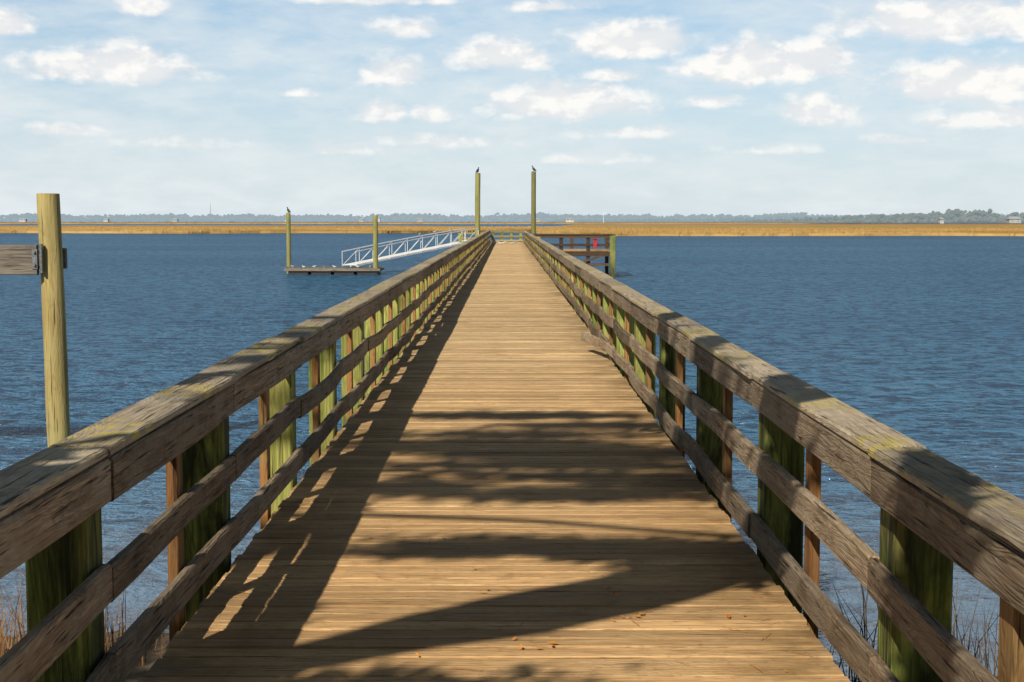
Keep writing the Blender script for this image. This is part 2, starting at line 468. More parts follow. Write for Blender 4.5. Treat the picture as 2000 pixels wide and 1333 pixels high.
gw = empty('gangway', (-9.4, 84.3, -1.0))
tag(gw, "white metal truss gangway sloping down to the floating dock", "gangway")
A = Vector((-9.35, 84.3, -1.02)); B = Vector((-2.35, 95.2, .30)); up = Vector((0, 0, 1.0))
dirn = (B - A).normalized(); lat = Vector((dirn.y, -dirn.x, 0)).normalized()
n = 8; H = .84; AR = .06; WW = .52
for sgn in (-WW, WW):
    mb = MB(); o = lat * sgn
    a = A + o; b = B + o
    def tp(f): return a.lerp(b, f) + up * (H + AR * math.sin(math.pi * f))
    mb.bar(a, b, .04, .055)
    for i in range(n + 1):
        p = a.lerp(b, i / n)
        mb.bar(p, tp(i / n), .025, .025)
        if i < n:
            q = a.lerp(b, (i + 1) / n); mb.bar(tp(i / n), tp((i + 1) / n), .045, .055)
            mb.bar(p, tp((i + 1) / n), .025, .025)
    mb.obj('side_truss', M_alu, a, gw)
mb = MB(); mb.bar(A + up * .05, B + up * .05, .96, .03); mb.obj('walkway', M_alu, A, gw)

# ------------------------------------------------------------------ birds
def skin_bird(name, verts, edges, radii, mat):
    me = bpy.data.meshes.new(name); me.from_pydata(verts, edges, [])
    ob = bpy.data.objects.new(name + '_tmp', me); COL.objects.link(ob)
    ob.modifiers.new('skin', 'SKIN')
    for i, r in enumerate(radii):
        d = me.skin_vertices[0].data[i]; d.radius = r if isinstance(r, tuple) else (r, r); d.use_root = (i == 1)
    ob.modifiers.new('sub', 'SUBSURF').levels = 2
    dg = bpy.context.evaluated_depsgraph_get()
    m2 = bpy.data.meshes.new_from_object(ob.evaluated_get(dg)); m2.name = name
    bpy.data.objects.remove(ob)
    m2.materials.clear(); m2.materials.append(mat)
    for p in m2.polygons: p.use_smooth = True
    return m2
corm = skin_bird('cormorant',
    [(-.21, 0, .02), (-.10, 0, .12), (.02, 0, .21), (.06, 0, .28), (.045, 0, .335), (.075, 0, .375), (.11, 0, .378), (.18, 0, .365),
     (-.03, .045, .07), (-.03, .045, .012), (.03, .055, .01), (-.03, -.045, .07), (-.03, -.045, .012), (.03, -.055, .01)],
    [(0, 1), (1, 2), (2, 3), (3, 4), (4, 5), (5, 6), (6, 7), (1, 8), (8, 9), (9, 10), (1, 11), (11, 12), (12, 13)],
    [(.035, .012), .09, .09, .045, .032, .038, .022, .007, .018, .01, .014, .018, .01, .014], M_black)
gull = skin_bird('gull',
    [(-.25, 0, .15), (-.10, 0, .15), (.04, 0, .16), (.10, 0, .21), (.12, 0, .255), (.15, 0, .258), (.20, 0, .245),
     (-.02, .03, .09), (-.02, .03, .01), (.03, .035, .008), (-.02, -.03, .09), (-.02, -.03, .01), (.03, -.035, .008)],
    [(0, 1), (1, 2), (2, 3), (3, 4), (4, 5), (5, 6), (1, 7), (7, 8), (8, 9), (1, 10), (10, 11), (11, 12)],
    [(.03, .01), .07, .065, .04, .038, .026, .006, .014, .008, .012, .014, .008, .012], M_gull)
def bird(me, name, loc, rz, label, cat, grp, s=1.0):
    o = bpy.data.objects.new(name, me); o.location = loc; o.rotation_euler = (0, 0, rz); o.scale = (s, s, s); COL.objects.link(o)
    tag(o, label, cat, grp); return o
bird(corm, 'cormorant', (-1.98, 97, 4.86), .9, "black cormorant hunched upright on a tall green timber pile", "bird", "cormorants on piles")
bird(corm, 'cormorant', (1.80, 97, 4.96), 2.9, "black cormorant leaning forward on top of a tall pile", "bird", "cormorants on piles")
bird(corm, 'cormorant', (-12.95, 84.6, 2.11), 2.6, "black cormorant perched on the pile by the floating dock", "bird", "cormorants on piles", .85)
for i in range(8):
    bird(gull, 'gull', (FX0 + .4 + i * .62 + U(-.2, .2), U(83.1, 84.2), -1.12), U(0, 6.28), "small pale gull resting on the floating dock planks", "bird", "gulls", .6)
for i in range(3):
    f = .6 + i * .13; p = A.lerp(B, f) - lat * WW + up * (.865 + AR * math.sin(math.pi * f))
    bird(gull, 'gull', p, U(0, 6.28), "small pale gull perched on the gangway top rail", "bird", "gulls", .6)
for x, yy in ((-.5, 97), (-.2, 99), (.35, 96), (.6, 101), (-.75, 103)):
    bird(gull, 'gull', (x, yy, .003), U(0, 6.28), "small pale gull standing on the pier planks", "bird", "gulls", .8)

# ------------------------------------------------------------------ ground and water
def sst(a, b, x):
    t = max(0, min(1, (x - a) / (b - a))); return t * t * (3 - 2 * t)
xs = [-7000, -2500, -1300, -600, -300, -120, -60, -35, -25]
xs = sorted(set(xs + [-18 + i * .6 for i in range(61)] + [-x for x in xs] + [250, 290]))
ys = sorted(set([-300, -100, -40, -20, -10] + [-6 + i * .5 for i in range(60)] + [28, 35, 60, 120, 300, 700, 1050, 1110, 1500, 2150, 2230, 3000, 7000]))
vs = []
for yy in ys:
    for x in xs:
        n_ = noise.noise(Vector((x * .25, yy * .25, 0))) * .5 + noise.noise(Vector((x * 1.1, yy * 1.1, 3))) * .12
        s = 10.4 + n_ * 1.6 - 2.2 * sst(0, 2.5, x)
        z = -.75 - .73 * sst(-2, s, yy) - 1.6 * sst(s - .5, s + 18, yy) + n_ * .10 * (1 - sst(14, 30, yy))
        if yy > 2180: z = -1.0
        if x > 280 and yy > 1100: z = -.9
        vs.append((x, yy, z))
nx = len(xs); fs = [[j * nx + i, j * nx + i + 1, (j + 1) * nx + i + 1, (j + 1) * nx + i] for j in range(len(ys) - 1) for i in range(nx - 1)]
m, t, b = newmat('sandy_mud')
tc = t.new('ShaderNodeTexCoord').outputs['Object']
n1 = t.noise(tc, 1.2, 6, .65); n2 = t.noise(tc, 14, 5, .7)
c = t.mix(t.rng(n1, .4, .62), C(.12, .085, .05), C(.24, .19, .12))
c = t.mix(t.rng(n2, .5, .7, 0, .6), c, C(.06, .045, .022))
t.put(b.inputs['Base Color'], c); b.inputs['Roughness'].default_value = .9
bp = t.new('ShaderNodeBump'); bp.inputs['Distance'].default_value = .04; t.put(bp.inputs['Height'], n2); t.put(b.inputs['Normal'], bp.outputs[0])
mb = MB(); mb.add(vs, fs); g = mb.obj('ground', m, (0, 0, 0), None, True); g["kind"] = "structure"

m, t, b = newmat('river_water')
m.node_tree.nodes.remove(b)
tc = t.new('ShaderNodeTexCoord').outputs['Object']
sx = t.new('ShaderNodeSeparateXYZ'); t.put(sx.inputs[0], tc)
w0 = t.noise(t.vm('MULTIPLY', tc, (1.0, 1.1, 1)), 5.0, 4, .65, .3)
w1 = t.noise(t.vm('MULTIPLY', tc, (.8, 1.0, 1)), 1.9, 4, .62, .6)
w2 = t.noise(t.vm('MULTIPLY', tc, (.6, 1.1, 1)), .3, 4, .6, .3)
w3 = t.noise(t.vm('MULTIPLY', tc, (.3, 1.0, 1)), .05, 5, .6, .3)
near = t.rng(t.math('ADD', sx.outputs[1], t.math('MULTIPLY', t.math('SUBTRACT', w2, .5), 6.0)), 8.0, 22.0, 1, 0, True)
c = t.mix(t.rng(w3, .38, .62), C(.060, .205, .385), C(.085, .26, .46))
rip = t.math('ADD', t.math('MULTIPLY', w1, .55), t.math('MULTIPLY', w0, .45))
c = t.mix(t.rng(rip, .44, .53, .88, 0), c, C(.008, .040, .110))
c = t.mix(t.math('MULTIPLY', near, .6), c, C(.19, .19, .20))
bp2 = t.new('ShaderNodeBump'); bp2.inputs['Distance'].default_value = 1.2
hh = t.math('ADD', t.math('ADD', t.math('MULTIPLY', w0, .36), t.math('MULTIPLY', w1, .6)), t.math('MULTIPLY', w2, .4))
t.put(bp2.inputs['Height'], hh)
t.put(bp2.inputs['Strength'], t.rng(near, 0, 1, 1.0, .4))
df = t.new('ShaderNodeBsdfDiffuse'); t.put(df.inputs['Color'], c); t.put(df.inputs['Normal'], bp2.outputs[0])
gl = t.new('ShaderNodeBsdfGlossy'); gl.inputs['Color'].default_value = C(.78, .87, 1.0); gl.inputs['Roughness'].default_value = .07; t.put(gl.inputs['Normal'], bp2.outputs[0])
fr = t.new('ShaderNodeFresnel'); fr.inputs['IOR'].default_value = 1.33; t.put(fr.inputs['Normal'], bp2.outputs[0])
mx = t.new('ShaderNodeMixShader'); t.put(mx.inputs[0], t.math('MINIMUM', fr.outputs[0], .48)); t.put(mx.inputs[1], df.outputs[0]); t.put(mx.inputs[2], gl.outputs[0])
t.put(m.node_tree.nodes['Material Output'].inputs['Surface'], mx.outputs[0])
mb = MB(); mb.add([(-7000, -40, -1.5), (7000, -40, -1.5), (7000, 7000, -1.5), (-7000, 7000, -1.5)], [[0, 1, 2, 3]])
w = mb.obj('water', m, (0, 0, -1.5)); w["kind"] = "structure"

# ------------------------------------------------------------------ marsh
m, t, b = newmat('golden_marsh_grass')
tc = t.new('ShaderNodeTexCoord').outputs['Object']
rn = t.new('ShaderNodeAttribute', attribute_name='rnd').outputs['Fac']
n1 = t.noise(t.vm('MULTIPLY', tc, (.02, .05, 1)), 1, 5, .65)
c = t.mix(t.rng(n1, .35, .62), C(.32, .19, .06), C(.51, .345, .14))
c = t.mix(t.math('MULTIPLY', rn, .5), c, C(.22, .135, .045))
t.put(b.inputs['Base Color'], c); b.inputs['Roughness'].default_value = .95; b.inputs['Specular IOR Level'].default_value = .05
M_marsh = m
def marsh(x0, x1, yn, yf, taper, seed, label, blades=22000):
    mb = MB(); rr = random.Random(seed)
    def edge(x): return yn(x) + noise.noise(Vector((x * .03, seed, 0))) * 16 + noise.noise(Vector((x * .2, seed, 4))) * 3
    N = 160; rows = [0, 1.5, 6, 15, 35, 80, 160, 300]
    vs = []; 
    for q in [-1] + rows:
        for i in range(N + 1):
            x = x0 + (x1 - x0) * i / N
            e = edge(x); far = max(yf(x), e + 3)
            yy = min(e + max(q, 0), far)
            z = -1.7 if q < 0 else (-.95 + noise.noise(Vector((x * .1, yy * .05, 2))) * .15)
            vs.append((x, yy if q >= 0 else e - .2, z))
    for i in range(N + 1):
        x = x0 + (x1 - x0) * i / N; e = edge(x); vs.append((x, max(yf(x), e + 3) + .5, -.9))
    for i in range(N + 1):
        x = x0 + (x1 - x0) * i / N; e = edge(x); vs.append((x, max(yf(x), e + 3) + 1, -1.7))
    W = N + 1; nr = len(rows) + 3
    mb.add(vs, [[j * W + i, j * W + i + 1, (j + 1) * W + i + 1, (j + 1) * W + i] for j in range(nr - 1) for i in range(N)], .3)
    for k in range(blades):
        x = rr.uniform(x0, x1); e = edge(x); far = max(yf(x), e + 3)
        yy = e + (rr.random() ** 2.2) * min(far - e, 160)
        h = rr.uniform(.35, .85); wd = rr.uniform(.25, .7)
        z = -1.15; a = rr.uniform(-.6, .6); ln = rr.uniform(-.2, .2)
        if yy - e < .6: z = -1.5; h += .3
        dx = math.cos(a) * wd / 2; dy = math.sin(a) * wd / 2
        mb.add([(x - dx, yy - dy, z), (x + dx, yy + dy, z), (x + dx * .5 + ln, yy, z + h), (x - dx * .4 + ln, yy, z + h * rr.uniform(.7, 1))], [[0, 1, 2, 3]], rr.random())
    o = mb.obj('marsh_grass', M_marsh, ((x0 + x1) / 2, 500, -1.5)); tag(o, label, "marsh grass", None, "stuff"); return o
marsh(-330, 22, lambda x: 352 + max(0, x + 30) * 1.5, lambda x: 760 - max(0, x + 60) * 2.5, 0, 3, "broad strip of golden brown salt marsh grass at the water edge")
marsh(7, 360, lambda x: 292 + max(0, 20 - x) * 5, lambda x: 400 + min(600, max(0, x - 5) * 14), 0, 8, "wide golden salt marsh grass bank across the blue river")
marsh(-900, 900, lambda x: 1350, lambda x: 1900, 0, 14, "thin golden marsh flat below the far tree line", 9000)

m, t, b = newmat('dry_reed'); rn = t.new('ShaderNodeAttribute', attribute_name='rnd').outputs['Fac']
t.put(b.inputs['Base Color'], t.mix(rn, C(.09, .042, .02), C(.33, .18, .07))); b.inputs['Roughness'].default_value = .9
M_reed = m
m, t, b = newmat('dark_dry_stalk'); rn = t.new('ShaderNodeAttribute', attribute_name='rnd').outputs['Fac']
t.put(b.inputs['Base Color'], t.mix(rn, C(.02, .014, .010), C(.12, .08, .045))); b.inputs['Roughness'].default_value = .9
M_reedd = m
def reeds(cx, cy, rx, ry, n, hmin, hmax, label, mat):
    mb = MB(); rr = random.Random(int(cx * 10) + 99)
    for i in range(n):
        x = cx + rr.gauss(0, rx); yy = cy + rr.gauss(0, ry)
        z = -.75 - .73 * sst(-2, 10.4 - 2.2 * sst(0, 2.5, x), yy) - .06
        h = rr.uniform(hmin, hmax); a = rr.uniform(0, 6.28); ln = rr.uniform(.02, .45) * h; r = rr.random()
        w = rr.uniform(.003, .006); p = Vector((x, yy, z)); d = Vector((math.cos(a), math.sin(a), 0)); s = Vector((-d.y, d.x, 0)) * w
        if rr.random() < .6: s = Vector((w, 0, 0))
        q = p + d * ln * .35 + Vector((0, 0, h * .6)); e = p + d * ln + Vector((0, 0, h))
        mb.add([p - s, p + s, q + s * .8, q - s * .8, e], [[0, 1, 2, 3], [3, 2, 4]], r)
        if rr.random() < .6:
            k = p.lerp(q, rr.uniform(.4, .9)); a2 = rr.uniform(0, 6.28); e2 = k + Vector((math.cos(a2) * .15, math.sin(a2) * .15, rr.uniform(-.05, .2)))
            mb.add([k - s * .5, k + s * .5, e2], [[0, 1, 2]], r)
    o = mb.obj('shore_reed', mat, (cx, cy, -1.5)); tag(o, label, "reeds", None, "stuff")
reeds(-3.4, 9.6, .25, .6, 230, .25, .75, "dry orange brown reeds on the muddy shore beside the pier", M_reed)
reeds(-2.8, 9.9, .16, .35, 130, .15, .45, "short russet weeds on the shore beside the pier posts", M_reed)
reeds(2.75, 8.6, .32, .6, 300, .3, 1.0, "tangled dark dry stalks on the shore by the railing", M_reedd)

# ------------------------------------------------------------------ distant woods
def woodland(name, x0, x1, y0, y1, n, hmin, hmax, cols, label, seed, prof=None, haze_glow=0.0):
    m, t, b = newmat(name + '_foliage'); rn = t.new('ShaderNodeAttribute', attribute_name='rnd').outputs['Fac']
    tc = t.new('ShaderNodeTexCoord').outputs['Object']; nn = t.noise(tc, .35, 4, .7)
    c = t.mix(rn, cols[0], cols[1]); c = t.mix(t.rng(nn, .45, .7, 0, .6), c, cols[2])
    c = t.mix(haze_glow, c, C(0, 0, 0))
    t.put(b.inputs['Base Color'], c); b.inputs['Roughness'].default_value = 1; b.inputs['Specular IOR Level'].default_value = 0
    if haze_glow:
        b.inputs['Emission Color'].default_value = C(.41, .52, .60); b.inputs['Emission Strength'].default_value = haze_glow  # distance haze painted as a pale blue glow over dimmed foliage
    mb = MB(); rr = random.Random(seed)
    for i in range(n):
        x = rr.uniform(x0, x1); yy = rr.uniform(y0, y1)
        k = prof(x) if prof else 1
        k *= .80 + .30 * noise.noise(Vector((x * .010, seed, 0))) + .12 * noise.noise(Vector((x * .05, seed, 5)))
        H = rr.uniform(hmin, hmax) * k
        if rr.random() < .04: H *= 1.2
        r0 = rr.random()
        lumps = [(rr.uniform(-.6, .6) * H, H * rr.uniform(.10, .35), H * rr.uniform(.25, .4)) for q in range(3)]
        lumps += [(rr.uniform(-.28, .28) * H, H * rr.uniform(.45, .88), H * rr.uniform(.12, .24)) for q in range(rr.randint(3, 5))]
        for ox, cz, cr in lumps:
            cx = x + ox; cy = yy + rr.uniform(-.2, .2) * H
            vs = [(cx + rr.uniform(-.3, .3) * cr, cy, cz + cr * rr.uniform(.6, .95))]
            for lv, zz in ((.85, .35), (1.05, -.3)):
                for j in range(6):
                    a = j * math.pi / 3 + lv; rad = cr * lv * rr.uniform(.65, 1.25)
                    vs.append((cx + math.cos(a) * rad, cy + math.sin(a) * rad, cz + cr * zz + rr.uniform(-.2, .2) * cr))
            vs.append((cx, cy, cz - cr * .7))
            fs = [[0, 1 + j, 1 + (j + 1) % 6] for j in range(6)] + [[1 + (j + 1) % 6, 1 + j, 7 + j, 7 + (j + 1) % 6] for j in range(6)] + [[13, 7 + (j + 1) % 6, 7 + j] for j in range(6)]
            mb.add(vs, fs, max(0, min(1, r0 * .7 + rr.uniform(0, .3))))
    o = mb.obj(name, m, ((x0 + x1) / 2, y0, -1), None, False); tag(o, label, "woodland", None, "stuff")
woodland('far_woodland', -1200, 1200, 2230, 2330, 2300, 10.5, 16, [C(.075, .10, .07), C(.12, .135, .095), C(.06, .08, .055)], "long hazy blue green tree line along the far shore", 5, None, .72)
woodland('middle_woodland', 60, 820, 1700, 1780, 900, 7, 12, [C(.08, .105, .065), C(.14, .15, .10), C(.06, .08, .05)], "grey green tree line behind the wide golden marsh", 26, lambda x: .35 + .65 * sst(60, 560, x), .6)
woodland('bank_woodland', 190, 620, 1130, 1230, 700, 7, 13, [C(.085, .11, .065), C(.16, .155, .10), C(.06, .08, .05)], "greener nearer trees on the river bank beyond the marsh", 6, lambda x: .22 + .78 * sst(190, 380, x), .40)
woodland('sky_blocking_woodland', -45, 45, -34, -22, 90, 9, 13, [C(.05, .075, .03), C(.09, .11, .05), C(.04, .055, .025)], "unseen dark woodland added behind the camera to block low sky light", 16)  # added out of view to cut sky fill on the near post faces
# houses
M_wallw = plain('house_wall_white', C(.52, .54, .55), .8, 0, 1, .1); M_wallt = plain('house_wall_tan', C(.40, .40, .38), .8, 0, 1, .1)
M_roof = plain('house_roof_grey', C(.30, .34, .37), .9, 0, 1, .1); M_roofr = plain('house_roof_brown', C(.33, .31, .31), .9, 0, 1, .1); M_glass = plain('window_glass', C(.26, .30, .34), .3, 0, 1, .1)
def house(x, y, w, d, h, wm, rm, label, z=-1.0):
    hs = empty('house', (x, y, z)); tag(hs, label, "house", "houses along the far shore")
    mb = MB(); mb.bar((x - w / 2, y, z + h / 2 + .8), (x + w / 2, y, z + h / 2 + .8), d, h, .02)
    for i in range(5): mb.bar((x - w / 2 + .3 + i * (w - .6) / 4, y - d / 2 + .3, z), (x - w / 2 + .3 + i * (w - .6) / 4, y - d / 2 + .3, z + .9), .3, .3)
    mb.obj('wall', wm, (x, y, z), hs)
    zz = z + .8 + h; e = .6; rh = d * .3
    mb = MB(); mb.add([(x - w / 2 - e, y - d / 2 - e, zz), (x + w / 2 + e, y - d / 2 - e, zz), (x + w / 2 + e, y + d / 2 + e, zz), (x - w / 2 - e, y + d / 2 + e, zz), (x - w / 2 + 1, y, zz + rh), (x + w / 2 - 1, y, zz + rh)],
        [[0, 1, 5, 4], [1, 2, 5], [2, 3, 4, 5], [3, 0, 4], [3, 2, 1, 0]])
    mb.obj('roof', rm, (x, y, zz), hs)
    n = max(2, int(w / 3.2))
    for i in range(n):
        for fl in range(int(h // 2.8)):
            xx = x - w / 2 + (i + .5) * w / n; z0 = z + 1.7 + fl * 2.8
            mb = MB(); mb.bar((xx, y - d / 2 - .03, z0), (xx, y - d / 2 - .03, z0 + 1.5), 1.0, .05, .003, 0, 0)
            mb.obj('window', M_glass, (xx, y - d / 2, z0), hs)
for px, w, h, wm, rm, lb in ((42, 10, 3, M_wallw, M_roof, "low white house with grey roof on the far shore"), (205, 7, 3, M_wallw, M_roof, "low white house with grey roof on the far shore"),
        (735, 10, 5.6, M_wallw, M_roof, "two storey white house in front of far trees"), (705, 7, 3, M_wallt, M_roof, "low tan house among far shore trees"),
        (820, 8, 3, M_wallt, M_roofr, "tan house with brown roof on the far shore"), (1050, 7, 3, M_wallt, M_roofr, "tan house with brown roof on the far shore"),
        (340, 8, 3, M_wallt, M_roof, "low tan house among far shore trees"), (560, 7, 3, M_wallw, M_roof, "low white house with grey roof on the far shore")):
    house((px - 990) / 2780 * 2200, 2215, w, 8, h, wm, rm, lb)
house((1112 - 990) / 2780 * 1690, 1690, 9, 7, 3, M_wallw, M_roofr, "long white house with brown roof behind the marsh")
house((1978 - 990) / 2780 * 1122, 1122, 9, 7, 3, M_wallt, M_roof, "raised tan house with grey roof by the bank trees")
house((1838 - 990) / 2780 * 1122, 1124, 3.0, 5, 3, M_wallw, M_roofr, "small white house half hidden by the bank trees")
mb = MB(); X = (413 - 990) / 2780 * 2300
mb.tube([(X, 2300, -1), (X, 2300, 29)], [.6, .2], 6); o = mb.obj('radio_mast', M_steel, (X, 2300, -1)); tag(o, "thin grey radio mast rising above the far tree line", "mast")
mb = MB(); X = (1178 - 990) / 2780 * 1690
mb.tube([(X, 1690, -1), (X, 1690, 10)], [.3, .25], 6); mb.bar((X, 1690, 10), (X, 1690, 11), 1.0, 1.0); o = mb.obj('light_pole', M_white, (X, 1690, -1)); tag(o, "white pole standing before the distant tree line", "pole")

# ------------------------------------------------------------------ shade tree on the bank behind
LX, LY = .54, 1.212
def above(sx, sy, h): return Vector((sx - LX * h, sy - LY * h, h))
tr = empty('oak_tree', (-7.6, -6.2, -.8)); tag(tr, "spreading oak tree on the bank shading the pier deck", "tree")
mb = MB()
base = Vector((-7.6, -6.2, -.9))
trunk = [base, base + Vector((.1, .1, 1.5)), base + Vector((.3, .3, 3.2)), base + Vector((.5, .5, 5.0)), base + Vector((.9, .8, 7.2)), base + Vector((1.6, 1.2, 9.5))]
mb.tube(trunk, [.5, .4, .36, .32, .24, .12], 14, 0, 0, True, .2)
big = [trunk[3], Vector((-5.6, -3.2, 4.3)), above(-1.9, 4.45, 4.2), above(-.8, 5.28, 4.2), above(-.35, 5.62, 4.2), above(.1, 5.92, 4.2), above(.7, 6.38, 4.2), above(1.25, 6.92, 4.2), above(1.9, 7.35, 4.4), above(3.0, 7.9, 4.8)]
mb.tube(big, [.26, .24, .22, .14, .19, .23, .25, .22, .12, .03], 12, 0, 0, True, .4)
thin = [trunk[4], above(-3.5, 7.8, 5.6), above(-.8, 7.9, 5.5), above(.2, 7.72, 5.4), above(1.15, 7.35, 5.4), above(2.2, 7.2, 5.5)]
mb.tube(thin, [.15, .07, .035, .03, .03, .015], 8)
thin2 = [trunk[4], above(-3.5, 9.2, 6.4), above(-.6, 9.3, 6.3), above(.5, 9.1, 6.3), above(1.6, 8.8, 6.3)]
mb.tube(thin2, [.15, .06, .032, .03, .02], 8)
thin3 = [trunk[5], above(-3, 11.0, 7.4), above(-.2, 10.2, 7.2), above(1.4, 9.9, 7.2)]
mb.tube(thin3, [.11, .06, .04, .02], 8)
M_bark = plain('oak_bark', C(.12, .09, .065), .95, 0, 12, .4, .03)
mb.obj('trunk', M_bark, base, tr, True)
mb = MB(); rr = random.Random(4)
def leaves(c, rx, ry, rz, n):
    for i in range(n):
        p = c + Vector((rr.gauss(0, rx * .6), rr.gauss(0, ry * .7), rr.gauss(0, rz * .5)))
        a = Vector((rr.uniform(-1, 1), rr.uniform(-1, 1), rr.uniform(-.6, .6))).normalized(); bb = a.orthogonal().normalized()
        bb = (bb * math.cos(rr.random() * 6) + a.cross(bb) * math.sin(rr.random() * 6)).normalized()
        L = rr.uniform(.05, .11); w = L * .35
        mb.add([p - a * L, p + bb * w, p + a * L, p - bb * w], [[0, 1, 2, 3]], rr.random())
clumps = [(.0, 12.0, 9.0, 1.0, .13, .1, 1100), (.8, 11.4, 9.0, .7, .11, .1, 800), (.1, 10.9, 9.0, .9, .12, .1, 600), (-.1, 10.35, 8.6, .8, .19, .1, 2400), (.6, 10.0, 8.6, .8, .19, .1, 3000), (.3, 9.5, 8.5, 1.1, .10, .1, 1100),
          (-.62, 8.7, 8.0, .35, .15, .1, 650), (.35, 8.5, 8.0, .7, .13, .1, 1200), (1.0, 8.9, 8.0, .5, .13, .1, 900), (.4, 9.1, 8.5, 1.0, .08, .1, 450), (.1, 7.15, 6.5, .6, .09, .08, 950), (-.35, 6.95, 6.5, .3, .05, .06, 200), (.75, 7.0, 4.8, .4, .12, .1, 900), (1.0, 6.7, 4.6, .3, .14, .1, 1100),
          (-1.5, 4.1, 4.0, .5, .25, .3, 900), (-.95, 4.72, 4.0, .35, .13, .2, 1600), (-.35, 4.8, 4.4, .4, .1, .2, 800), (1.35, 8.5, 5.6, .2, .5, .2, 120),
          (2.0, 7.9, 4.6, .10, .25, .1, 200), (-2.0, 6.6, 4.4, .12, .2, .1, 160), (-1.95, 5.7, 4.2, .10, .15, .1, 160),
          (-3.5, 7, 6, 1.0, .8, .6, 700), (-5, 3, 6, 1.6, 1.4, .9, 1400), (-6, -1, 8, 2, 2, 1.2, 1500)]
for sx, sy, h, rx, ry, rz, n_ in clumps:
    leaves(above(sx, sy, h), rx, ry, rz, n_)
for X, Y, h in ((1.45, 4.6, 3.1), (1.45, 6.98, 3.2), (1.45, 9.35, 3.4), (1.45, 11.72, 3.6), (-1.47, 4.5, 3.1), (-1.47, 6.72, 3.4)):
    P = Vector((X - LX * h, Y - LY * h, .25 + h))
    leaves(P, .095, .05, .62, 1400)  # upright leaf strands added up-sun to shade the near post faces
M_leaf = plain('oak_leaf', C(.06, .09, .03), .6, 0, 3, .4)
mb.obj('crown', M_leaf, base + Vector((2, 3, 8)), tr)

# ------------------------------------------------------------------ fallen leaves and needles
m, t, b = newmat('fallen_leaf'); rn = t.new('ShaderNodeAttribute', attribute_name='rnd').outputs['Fac']
t.put(b.inputs['Base Color'], t.mix(rn, C(.38, .13, .02), C(.75, .29, .03))); b.inputs['Roughness'].default_value = .7
mb = MB(); rr = random.Random(12)
spots = [(.47, 6.15, 6), (.44, 5.75, 7), (.1, 5.4, 4), (-.35, 7.2, 4), (-.5, 7.15, 2), (.95, 5.8, 2), (-.1, 6.2, 2)]
pts = []
for x, yy, n_ in spots:
    for i in range(n_): pts.append((x + rr.gauss(0, .05), yy + rr.gauss(0, .05), rr.uniform(.012, .028)))
for i in range(60): pts.append((rr.uniform(-1.2, 1.15), rr.uniform(5, 14), rr.uniform(.006, .016)))
for x, yy, s in pts:
    a = rr.uniform(0, 6.28); d = Vector((math.cos(a), math.sin(a), 0)); e = Vector((-d.y, d.x, 0)); p = Vector((x, yy, .009))
    mb.add([p - d * s, p - e * s * .45 + Vector((0, 0, .006)), p + d * s + Vector((0, 0, .008)), p + e * s * .45 + Vector((0, 0, .004))], [[0, 1, 2, 3]], rr.random())
for i in range(160):
    x = rr.uniform(-1.2, 1.15); yy = rr.uniform(5, 10); a = rr.uniform(0, 6.28); s = rr.uniform(.03, .08)
    d = Vector((math.cos(a), math.sin(a), 0)); e = Vector((-d.y, d.x, 0)) * .0014; p = Vector((x, yy, .009))
    mb.add([p - d * s - e, p - d * s + e, p + d * s + e, p + d * s - e], [[0, 1, 2, 3]], rr.random() * .6)
o = mb.obj('fallen_leaves', m, (0, 7, 0)); tag(o, "scattered orange leaves and pine needles on the pier planks", "leaves", None, "stuff")

# ------------------------------------------------------------------ sky
SEL, SAZ = 37.0, 24.0
wd = bpy.data.worlds.new("World"); SC.world = wd; wd.use_nodes = True
t = NT(wd.node_tree); bg = wd.node_tree.nodes['Background']
sky = t.new('ShaderNodeTexSky', sky_type='NISHITA'); sky.sun_disc = False
sky.sun_elevation = math.radians(SEL); sky.sun_rotation = math.radians(180 + SAZ)
sky.air_density = 1.0; sky.dust_density = .6; sky.ozone_density = 1.5
tc = t.new('ShaderNodeTexCoord').outputs['Generated']
sx = t.new('ShaderNodeSeparateXYZ'); t.put(sx.inputs[0], tc)
az = t.math('ARCTAN2', sx.outputs[0], sx.outputs[1]); el = t.math('ARCSINE', sx.outputs[2])
cb = t.new('ShaderNodeCombineXYZ'); t.put(cb.inputs[0], az); t.put(cb.inputs[1], el); P = cb.outputs[0]
nz = t.noise(t.vm('MULTIPLY', P, (34, 54, 1)), 1.0, 8, .56, .15)
nzu = t.noise(t.vm('MULTIPLY', t.vm('ADD', P, (-.004, .009, 0)), (34, 54, 1)), 1.0, 4, .56, .15)
clouds = [(1830, 58, 205, 48, 1), (1490, 128, 155, 48, 1), (1860, 172, 150, 48, 1), (1225, 84, 128, 40, 1), (970, 112, 96, 36, .95), (1095, 198, 138, 44, 1), (245, 140, 165, 42, .95),
          (1580, 220, 70, 46, .9), (770, 142, 92, 42, .75), (746, 220, 52, 28, .95), (845, 222, 56, 22, .75), (45, 72, 88, 32, .85), (305, 30, 52, 28, .8), (810, 58, 104, 30, .65), (1220, 258, 108, 22, .72),
          (1895, 240, 115, 26, .85), (1385, 200, 84, 24, .65), (18, 175, 30, 16, .85), (720, 8, 200, 18, .75), (590, 186, 70, 16, .55), (170, 262, 120, 22, .52), (860, 274, 200, 24, .55), (360, 282, 230, 22, .5),
          (1745, 278, 95, 16, .6), (1140, 308, 210, 22, .52), (690, 292, 115, 20, .6), (1560, 4, 160, 14, .65), (1080, 20, 105, 20, .6), (1500, 292, 160, 18, .48), (1200, 150, 76, 20, .72)]
field = None
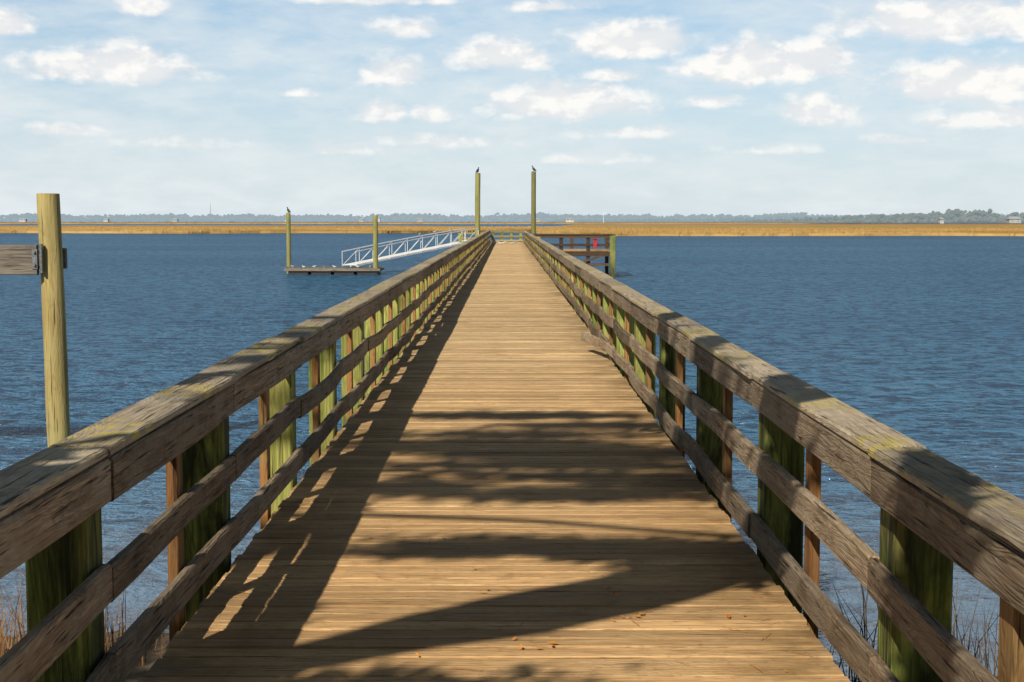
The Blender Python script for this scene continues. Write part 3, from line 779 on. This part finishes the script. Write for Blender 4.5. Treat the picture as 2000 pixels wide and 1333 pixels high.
for cx, cy, rx, ry, I in clouds:
    a = (cx - 990) / 2780; e = (431 - cy - ry * .3) / 2780; sx_ = 2780 / rx; sy_ = 2780 / ry
    v = t.vm('MULTIPLY_ADD', P, (sx_, sy_, 0), (-a * sx_, -e * sy_, 0))
    v = t.vm('MAXIMUM', v, t.vm('MULTIPLY', v, (-1, -1.8, 0)))
    l = t.vm('LENGTH', v, out=1)
    f = t.math('SUBTRACT', I * 1.22, l)
    field = f if field is None else t.math('MAXIMUM', field, f)
gen = t.noise(t.vm('MULTIPLY', P, (5.5, 13, 1)), 1.0, 5, .55)
outside = t.rng(t.math('MAXIMUM', t.math('ABSOLUTE', az), t.math('MULTIPLY', el, 2.4)), .38, .5)
gf = t.math('ADD', t.rng(gen, .45, .75, -1.0, .5), t.math('MULTIPLY', t.math('SUBTRACT', outside, 1.0), 2.0))
field = t.math('MAXIMUM', field, gf)
ff = t.math('ADD', field, t.math('MULTIPLY', t.math('SUBTRACT', nz, .48), 2.1))
dens = t.rng(ff, -.16, .62, 0, 1, True)
dens = t.math('MULTIPLY', dens, t.rng(el, .035, .085, .55, 1))
wisp = t.noise(t.vm('MULTIPLY', P, (7, 22, 1)), 1.0, 6, .55, .4)
wisp2 = t.noise(t.vm('MULTIPLY', P, (24, 75, 1)), 1.0, 5, .58, .1)
wm = t.math('MULTIPLY', t.rng(t.math('ADD', t.math('MULTIPLY', wisp, .55), t.math('MULTIPLY', wisp2, .45)), .40, .61, 0, .95), t.rng(el, .0, .16, 1, .6))
horz = t.rng(el, 0, .155, 1, .1)
skyc = t.mix(t.math('MULTIPLY', horz, .72), t.mix(.4, sky.outputs[0], C(3.6, 6.1, 8.8)), C(7.2, 8.1, 8.6))
skyc = t.mix(wm, skyc, C(7.8, 8.4, 8.65))
shade = t.rng(t.math('SUBTRACT', nz, nzu), -.05, .09, 0, 1)
core = t.rng(ff, .1, 1.1, 0, 1)
ccol = t.mix(shade, C(7.9, 8.1, 8.35), C(10.1, 9.9, 9.5))
ccol = t.mix(t.math('MULTIPLY', core, .3), ccol, C(10.1, 9.9, 9.5))
out = t.mix(t.math('MULTIPLY', dens, .94), skyc, ccol)
out = t.mix(1.0, out, gray(t, t.rng(el, .155, .55, 1, .13)), 'MULTIPLY')
t.put(bg.inputs['Color'], out); bg.inputs['Strength'].default_value = .1
try: wd.cycles.sampling_method = 'MANUAL'; wd.cycles.sample_map_resolution = 512
except Exception: pass

sl = bpy.data.lights.new('sun', 'SUN'); sl.energy = 5.0; sl.angle = math.radians(.53); sl.color = (1.0, .92, .78)
so = bpy.data.objects.new('sun', sl); COL.objects.link(so); so.location = (-10, -20, 30)
d = Vector((LX, LY, -1.0)).normalized()
so.rotation_euler = d.to_track_quat('-Z', 'Y').to_euler()

cam = bpy.data.cameras.new('camera'); cam.lens = 50; cam.sensor_width = 36; cam.clip_end = 20000; cam.clip_start = .05
co = bpy.data.objects.new('camera', cam); COL.objects.link(co); co.location = (0, 0, 1.65)
co.rotation_euler = (math.radians(90 - 4.84), 0, math.radians(-.2))
SC.camera = co
SC.view_settings.view_transform = 'Standard'; SC.view_settings.look = 'None'; SC.view_settings.exposure = 0; SC.view_settings.gamma = 1
